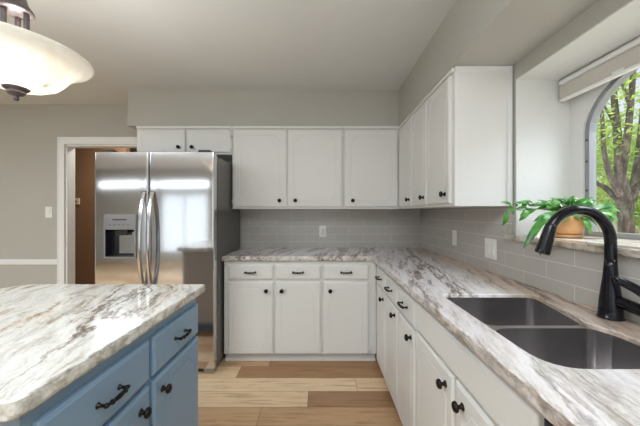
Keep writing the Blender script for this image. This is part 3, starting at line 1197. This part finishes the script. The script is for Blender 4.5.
bmesh_leaves = fin(lv, 'foliage', M['leaf'], pp)
for p in bmesh_leaves.data.polygons:
    p.use_smooth = True

# ------------------------------------------------------------------ roller shade in the recess
rs = empty('roller_shade', (0, 0, 0), 'rolled-up beige shade with a pale cassette at the top of the window recess', 'window shade')
rs.location = (1.332, 1.04, 1.95)
lathe('roller', M['trim'], [(0, -0.545), (0.016, -0.545), (0.017, -0.54), (0.017, 0.54), (0.016, 0.545), (0, 0.545)], rs, 20, (-0.012, 0, 0.042), 'Y')
box('cassette', M['shade'], -0.028, 0.026, -0.545, 0.545, -0.050, 0.024, rs, 0.008)
box('bottom_rail', M['trim'], -0.030, -0.004, -0.54, 0.54, -0.064, -0.050, rs, 0.004)
box('pull_tab', M['plastic'], -0.036, -0.028, 0.20, 0.25, -0.052, -0.042, rs, 0.003)


# ------------------------------------------------------------------ plates on the walls
def wall_plate(name, label, cat, loc, rz, W, H, kind):
    t_ = empty(name, loc, label, cat, None, rz)
    box('plate', M['plastic'], -W / 2, W / 2, -0.006, 0, -H / 2, H / 2, t_, 0.003)
    if kind == 'outlet':
        for dz in (-0.022, 0.022):
            s_ = lathe('socket', M['plastic'], [(0, 0.003), (0.0155, 0.003), (0.0165, 0), (0, 0)], t_, 20, (0, -0.0092, dz), 'Y')
            boxes('slot', M['slot'], [(-0.0065, -0.0045, -0.0095, -0.0088, dz - 0.002, dz + 0.008), (0.0045, 0.0065, -0.0095, -0.0088, dz - 0.002, dz + 0.008),
                                      (-0.002, 0.002, -0.0095, -0.0088, dz - 0.011, dz - 0.007)], s_)
    elif kind == 'rocker':
        box('rocker', M['plastic'], -0.017, 0.017, -0.011, -0.006, -0.034, 0.034, t_, 0.002)
    elif kind == 'double':
        for dx in (-0.024, 0.024):
            box('rocker', M['plastic'], dx - 0.017, dx + 0.017, -0.011, -0.006, -0.034, 0.034, t_, 0.002)
    return t_


wall_plate('wall_outlet', 'white double socket outlet on the tiled back wall', 'outlet', (0.03, YB - 0.0095, 1.09), 0, 0.075, 0.122, 'outlet')
wall_plate('wall_outlet', 'narrow white outlet plate on the right-hand tiled wall, farther from the window', 'outlet', (XR - 0.0095, 2.30, 1.085), RZ, 0.075, 0.12, 'rocker')
wall_plate('light_switch', 'wide white two-rocker plate on the right-hand tiled wall near the window ledge', 'switch', (XR - 0.0095, 1.815, 1.06), RZ, 0.122, 0.125, 'double')
wall_plate('light_switch', 'white light switch on the grey wall left of the doorway', 'switch', (-2.892, YB - 0.0005, 1.292), 0, 0.072, 0.118, 'rocker')

# ------------------------------------------------------------------ refrigerator
FX0, FX1, FY, FT = -1.790, -0.837, 2.285, 1.764
FS = -1.359
fr = empty('refrigerator', (0, 0, 0), 'stainless side-by-side refrigerator with ice dispenser, between doorway and white cabinets', 'refrigerator')
boxes('cabinet_body', M['fridge_side'], [(FX0 + 0.004, FX1 - 0.002, FY + 0.085, 3.04, 0.035, FT - 0.022)], fr)
box('gasket', M['gasket'], FX0 + 0.02, FX1 - 0.02, FY + 0.070, FY + 0.086, 0.09, FT - 0.03, fr)


def fridge_door(x0, x1, cutout=None):
    """gently bowed front, rounded vertical edges"""
    n = 14
    w = x1 - x0
    prof = []
    r = 0.014
    prof.append((x0 + 0.002, FY + 0.072))
    for k in range(5):
        a = PI / 2 * k / 4
        prof.append((x0 + r - r * math.cos(a), FY + 0.012 + r - r * math.sin(a)))
    for k in range(0, n + 1):
        t_ = min(max(k / n, 0.004), 0.996)
        prof.append((x0 + r + (w - 2 * r) * t_, FY + 0.012 - 0.002 * (1 - (2 * t_ - 1) ** 2)))
    for k in range(5):
        a = PI / 2 * k / 4
        prof.append((x1 - r + r * math.sin(a), FY + 0.012 + r - r * math.cos(a)))
    prof.append((x1 - 0.002, FY + 0.072))
    o = plate('door', M['steel'], prof, [], 0.05, FT)
    if cutout:
        cut(o, cutout)
    o.parent = fr
    sm = o.data
    for p in sm.polygons:
        p.use_smooth = abs(p.normal.z) < 0.5
    try:
        sm.set_sharp_from_angle(angle=math.radians(25))
    except Exception:
        pass
    return o


dx0, dx1, dz0, dz1 = -1.702, -1.450, 0.925, 1.272
fd = fridge_door(FX0, FS - 0.003, [(dx0 + 0.004, dx1 - 0.004, FY - 0.05, FY + 0.066, dz0 + 0.004, dz1 - 0.004)])
fd['label'] = 'narrower left freezer door with dispenser'
rd = fridge_door(FS + 0.003, FX1)
rd['label'] = 'wider right door'
dp = empty('dispenser', (0, 0, 0), '', '')
for k_ in ('label', 'category'):
    del dp[k_]
dp.parent = fd
bpy.data.objects.remove(dp)
# dispenser pieces are children of the freezer door
boxes('dispenser_bezel', M['silver_plastic'], [
    (dx0, dx0 + 0.012, FY - 0.004, FY + 0.03, dz0, dz1), (dx1 - 0.012, dx1, FY - 0.004, FY + 0.03, dz0, dz1),
    (dx0 + 0.012, dx1 - 0.012, FY - 0.004, FY + 0.03, dz0, dz0 + 0.014), (dx0 + 0.012, dx1 - 0.012, FY - 0.004, FY + 0.03, dz1 - 0.012, dz1)], fd)
box('control_panel', M['silver_plastic'], dx0 + 0.012, dx1 - 0.012, FY - 0.005, FY + 0.03, 1.152, dz1 - 0.012, fd, 0.003)
boxes('panel_display', M['slot'], [(dx0 + 0.07, dx1 - 0.07, FY - 0.0062, FY - 0.0045, 1.225, 1.236)]
      + [(dx0 + 0.04 + i * 0.036, dx0 + 0.06 + i * 0.036, FY - 0.0062, FY - 0.0045, 1.188, 1.192) for i in range(5)], fd)
boxes('dispenser_recess', M['dark_plastic'], [
    (dx0 + 0.008, dx1 - 0.008, FY + 0.058, FY + 0.064, dz0 + 0.01, 1.16), (dx0 + 0.008, dx0 + 0.013, FY + 0.0, FY + 0.058, dz0 + 0.01, 1.155),
    (dx1 - 0.013, dx1 - 0.008, FY + 0.0, FY + 0.058, dz0 + 0.01, 1.155), (dx0 + 0.013, dx1 - 0.013, FY + 0.0, FY + 0.058, dz0 + 0.01, dz0 + 0.018),
    (dx0 + 0.013, dx1 - 0.013, FY + 0.03, FY + 0.058, 1.148, 1.156)], fd)
M['recess_shine'] = stainless('recess_shiny_plastic', (215, 220, 228), 0.1, 1.6)
bm = bmesh.new()
add_box(bm, dx0 + 0.085, dx1 - 0.022, FY + 0.045, FY + 0.057, dz0 + 0.03, 1.135, 0.005)
fin(bm, 'water_paddle', M['recess_shine'], fd)
box('ice_chute', M['dark_plastic'], dx0 + 0.075, dx1 - 0.075, FY + 0.012, FY + 0.055, 1.105, 1.15, fd, 0.008)
# bowed handles
for hx, dr in ((FS - 0.030, fd), (FS + 0.036, rd)):
    pts = []
    for k_ in range(13):
        u = -1 + 2 * k_ / 12
        pts.append((hx, FY + 0.004 - 0.062 * (1 - abs(u) ** 2.4), 1.06 + 0.395 * u))
    tube('handle', M['steel_handle'], pts, [0.0100, 0.0095, 0.0090, 0.0095, 0.0100], dr, seg=16, n=4, flat=(1.8, 1.0))
for hx, dr in ((FX0 + 0.10, fr), (FX1 - 0.085, fr)):
    bm = bmesh.new()
    add_box(bm, hx - 0.05, hx + 0.05, FY + 0.02, FY + 0.17, FT - 0.0215, FT + 0.022, 0.008)
    fin(bm, 'hinge_cover', M['dark_plastic'], fr)
boxes('kick_grille', M['dark_plastic'], [(FX0 + 0.09, FX1 - 0.1, FY + 0.075, FY + 0.084, 0.012, 0.032 + 0.05)], fr)
for hx in (FX0 + 0.05, FX1 - 0.05):
    bm = bmesh.new()
    add_box(bm, hx - 0.045, hx + 0.045, FY + 0.03, FY + 0.16, 0.001, 0.046, 0.008)
    fin(bm, 'foot', M['silver_plastic'], fr)

# ------------------------------------------------------------------ island
B_ = M['blue']
IX = -0.622
isl = empty('kitchen_island', (IX, 1.452, 0), 'blue painted kitchen island cabinet with two drawers and two doors', 'kitchen island', None, PI / 2)
# local: x runs away from the camera after the turn, front (local -y) faces +X
IL = 0.852
isl.location = (IX, 1.452 - IL, 0)
ep = box('end_panel', M['taupe'], IL, IL + 0.006, 0.03, 0.85, 0.1, 0.86, isl, 0.002)
ep['label'] = 'taupe end panel facing the refrigerator'
boxes('carcass', B_, [
    (0, 0.018, 0.02, 0.86, 0.09, 0.873), (IL - 0.018, IL, 0.02, 0.86, 0.09, 0.873), (0.018, IL - 0.018, 0.842, 0.86, 0.09, 0.873),
    (0.018, IL - 0.018, 0.02, 0.842, 0.09, 0.108), (0, IL, 0, 0.02, 0.09, 0.873)], isl)
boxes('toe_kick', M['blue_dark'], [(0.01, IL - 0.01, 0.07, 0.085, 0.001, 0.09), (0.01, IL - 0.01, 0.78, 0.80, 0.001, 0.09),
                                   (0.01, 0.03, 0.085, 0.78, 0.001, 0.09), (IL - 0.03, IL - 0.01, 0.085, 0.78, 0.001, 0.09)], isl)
o_ = 1.452 - IL
drawer(isl, B_, 0.625 - o_, 1.030 - o_, 0.69, 0.832)
drawer(isl, B_, 1.053 - o_, 1.442 - o_, 0.69, 0.832)
door(isl, B_, 0.625 - o_, 1.030 - o_, 0.10, 0.672, 'r', 0.612, None)
door(isl, B_, 1.053 - o_, 1.442 - o_, 0.10, 0.672, 'l', 0.612, None)
it_out = roundpoly([(-0.592, 0.562), (-0.592, 1.507), (-1.560, 1.507), (-1.560, 0.562)], [0.035, 0.012, 0.11, 0.06], 8)
itop = slab('island_worktop', M['granite_island'], it_out, [], 0.874, 0.914, lambda x, y: 0.005)
tag(itop, 'pale veined stone worktop with rough edge on the blue island', 'worktop')

# ------------------------------------------------------------------ pendant lamp over the island
pl = empty('pendant_lamp', (-1.138, 1.086, ZC), 'lit white alabaster bowl pendant with dark bronze hub, above the island', 'pendant lamp')
Zp = -ZC


def zz(prof):
    return [(r, z + Zp) for r, z in prof]


lathe('bowl', M['alabaster'], zz([
    (0, 1.751), (0.05, 1.7530), (0.09, 1.761), (0.122, 1.777), (0.143, 1.799), (0.159, 1.823), (0.178, 1.843), (0.203, 1.857), (0.224, 1.867), (0.232, 1.876), (0.2295, 1.882),
    (0.222, 1.881), (0.200, 1.864), (0.174, 1.850), (0.154, 1.829), (0.138, 1.805), (0.118, 1.783), (0.09, 1.767), (0.05, 1.7590), (0, 1.757)]), pl, 64)
lathe('finial', M['lamp_bronze'], zz([(0, 1.703), (0.006, 1.704), (0.010, 1.710), (0.007, 1.717), (0.009, 1.721), (0.022, 1.726), (0.028, 1.735), (0.020, 1.740), (0.034, 1.744), (0.040, 1.7505), (0, 1.7507)]), pl, 28)
lathe('hub', M['lamp_bronze'], zz([(0, 2.032), (0.047, 2.032), (0.052, 2.037), (0.050, 2.045), (0.042, 2.056), (0.034, 2.070), (0.026, 2.10), (0.02, 2.115), (0, 2.115)]), pl, 32)
lathe('stem', M['lamp_bronze'], zz([(0, 2.11), (0.011, 2.11), (0.011, 2.41), (0, 2.41)]), pl, 16)
lathe('ceiling_canopy', M['lamp_bronze'], zz([(0, 2.395), (0.02, 2.398), (0.05, 2.412), (0.068, 2.43), (0.07, 2.4395), (0, 2.4395)]), pl, 32)
for i in range(3):
    a = 2 * PI * i / 3 + 0.15
    ca, sa = math.cos(a), math.sin(a)
    tube('rod', M['lamp_bronze'], [(0.034 * ca, 0.034 * sa, 2.035 + Zp), (0.036 * ca, 0.036 * sa, 1.96 + Zp), (0.050 * ca, 0.050 * sa, 1.90 + Zp), (0.075 * ca, 0.075 * sa, 1.85 + Zp), (0.09 * ca, 0.09 * sa, 1.795 + Zp), (0.09 * ca, 0.09 * sa, 1.765 + Zp)],
         [0.0092], pl, seg=12, n=4)
for i in range(3):
    a = 2 * PI * i / 3 + 1.55
    b_ = lathe('bulb', M['bulb'], [(0, 0), (0.012, 0.002), (0.014, 0.02), (0.026, 0.045), (0.03, 0.062), (0.024, 0.08), (0.01, 0.09), (0, 0.092)], pl, 16,
               (0.085 * math.cos(a), 0.085 * math.sin(a), 1.785 + Zp))
    ld = bpy.data.lights.new('bulb_light', 'POINT')
    ld.energy = 6
    ld.color = (1.0, 0.985, 0.96)
    ld.shadow_soft_size = 0.035
    lo = bpy.data.objects.new('bulb_light', ld)
    lo.location = (-1.138 + 0.05 * math.cos(a + 1), 1.086 + 0.05 * math.sin(a + 1), 1.812)
    COL.objects.link(lo)

# ------------------------------------------------------------------ garden outside the window
gm = bpy.data.meshes.new('garden_ground')
bm = bmesh.new()
add_box(bm, 1.5, 40, -20, 40, -0.5, -0.3)
gd = fin(bm, 'garden_ground', M['bounce_ground'])
struct(gd)


def add_leaves(bm, ctr, rad, n, size):
    for _ in range(n):
        while True:
            p = Vector((random.uniform(-1, 1), random.uniform(-1, 1), random.uniform(-1, 1)))
            if p.length <= 1:
                break
        p = Vector((p.x * rad[0], p.y * rad[1], p.z * rad[2])) + Vector(ctr)
        s = size * random.uniform(0.6, 1.3)
        u = Vector((random.gauss(0, 1), random.gauss(0, 1), random.gauss(0, 0.6))).normalized()
        w = u.cross(Vector((random.gauss(0, 1), random.gauss(0, 1), random.gauss(0, 1)))).normalized()
        a = [p - u * s, p + w * s * 0.45, p + u * s, p - w * s * 0.45]
        bm.faces.new([bm.verts.new(q) for q in a])


random.seed(3)


def G(px, py, d):
    d *= 1.3
    return Vector(((px - 320) / 290 * d, d, CAM_Z + (213 - py) / 290 * d))


tr = empty('garden_tree', (5.915, 5.46, -0.3), 'grey many-branched tree seen through the arched window', 'tree')
off = Vector((-5.915, -5.46, 0.3))
bm = bmesh.new()


def limb(pts, rad, n=6):
    add_tube(bm, [G(p[0] - 7, p[1], p[2]) + off for p in pts], [r * 0.8 for r in rad], 12, n)


limb([(634, 330, 4.2), (634, 280, 4.2), (634, 245, 4.2), (632, 215, 4.2), (630, 190, 4.2), (626, 165, 4.2)], [0.20, 0.17, 0.15, 0.14, 0.13, 0.10])
limb([(633, 215, 4.2), (643, 180, 4.25), (648, 140, 4.3), (652, 90, 4.35), (655, 20, 4.4)], [0.12, 0.10, 0.08, 0.06, 0.04])
limb([(627, 170, 4.2), (624, 130, 4.15), (621, 95, 4.15), (620, 60, 4.1), (616, 0, 4.1)], [0.095, 0.075, 0.06, 0.05, 0.03])
limb([(628, 180, 4.2), (634, 140, 4.1), (638, 100, 4.05), (641, 60, 4.0), (644, 0, 4.0)], [0.09, 0.07, 0.06, 0.045, 0.03])
limb([(630, 200, 4.2), (618, 178, 4.1), (611, 150, 4.05), (609, 115, 4.0), (604, 70, 4.0)], [0.08, 0.06, 0.045, 0.035, 0.02])
limb([(630, 205, 4.2), (615, 190, 4.3), (603, 183, 4.4), (590, 180, 4.5), (575, 165, 4.6)], [0.075, 0.06, 0.05, 0.04, 0.02])
limb([(632, 205, 4.2), (655, 175, 4.1), (680, 150, 4.1), (700, 110, 4.1)], [0.08, 0.06, 0.05, 0.03])
limb([(624, 130, 4.15), (615, 112, 4.3), (600, 90, 4.4)], [0.04, 0.03, 0.015])
limb([(638, 110, 4.05), (630, 85, 3.9), (622, 60, 3.8)], [0.04, 0.03, 0.015])
fin(bm, 'trunk', M['bark'], tr, True)
bm = bmesh.new()
for c_, r_, n_ in (((0.1, 0.2, 3.7), (2.0, 1.9, 1.1), 4200), ((-0.9, 0.6, 3.0), (0.9, 0.9, 0.8), 1100), ((1.0, -0.2, 2.9), (0.9, 1.0, 0.8), 1100),
                   ((-0.5, 0.9, 2.3), (0.9, 0.6, 0.6), 800), ((0.6, 0.8, 2.2), (0.9, 0.5, 0.6), 700), ((0.4, -0.9, 3.2), (0.9, 0.7, 0.8), 800)):
    add_leaves(bm, c_, r_, n_, 0.05)
cr = fin(bm, 'crown', M['tree_leaf'], tr)

far = [((9.6, 9.0, -0.3), 1.7, 3.6, 'leafy tree directly behind the grey garden tree'),
       ((13.5, 15.2, -0.3), 2.8, 5.0, 'distant leafy tree left of the grey trunk, seen through the window'),
       ((15.4, 10.2, -0.3), 2.8, 5.0, 'distant leafy tree right of the grey trunk, outside the window')]
for loc, r, h, lab in far:
    t_ = empty('garden_tree', loc, lab, 'tree', 'leafy trees beyond the grey tree')
    bm = bmesh.new()
    add_tube(bm, [(0, 0, 0), (0.05, 0.05, h * 0.5), (0.1, 0, h * 0.8)], [0.16, 0.12, 0.07], 10, 5)
    add_tube(bm, [(0.05, 0.05, h * 0.4), (0.6, 0.1, h * 0.6), (0.9, 0.1, h * 0.85)], [0.08, 0.06, 0.03], 10, 5)
    add_tube(bm, [(0.05, 0.05, h * 0.45), (-0.5, -0.2, h * 0.65), (-0.9, -0.2, h * 0.9)], [0.08, 0.06, 0.03], 10, 5)
    fin(bm, 'trunk', M['bark'], t_, True)
    bm = bmesh.new()
    for i in range(9):
        a = random.uniform(0, 2 * PI)
        rr = random.uniform(0, 0.75) * r
        add_leaves(bm, (rr * math.cos(a), rr * math.sin(a), h * random.uniform(0.45, 1.05)), (r * 0.55, r * 0.55, r * 0.45), 800, 0.085)
    fin(bm, 'crown', M['tree_leaf_far'], t_)
for i, (loc, r, lab) in enumerate((((6.4, 7.4, -0.3), 0.75, 'rounded green shrub at the foot of the garden trees'),
                                   ((8.6, 10.8, -0.3), 0.9, 'larger green shrub farther back beside the fence'),
                                   ((8.1, 6.2, -0.3), 0.7, 'low green shrub right of the grey trunk'))):
    bm = bmesh.new()
    add_leaves(bm, (0, 0, r * 0.8), (r, r, r * 0.85), 1100, 0.07)
    s_ = fin(bm, 'garden_shrub', M['shrub_leaf'])
    s_.location = loc
    tag(s_, lab, 'shrub', 'shrubs outside the window')
bm = bmesh.new()
for i in range(60):
    add_box(bm, 0.005 + i * 0.15, 0.145 + i * 0.15, -0.012, 0.012, 0.0, 1.7)
add_box(bm, 0, 9.0, 0.012, 0.05, 0.3, 0.4)
add_box(bm, 0, 9.0, 0.012, 0.05, 1.3, 1.4)
fc = fin(bm, 'garden_fence', M['fence'])
fc.location = (14.5, 21.0, -0.3)
fc.rotation_euler = (0, 0, -0.75)
tag(fc, 'pale wooden board fence behind the garden trees', 'fence')
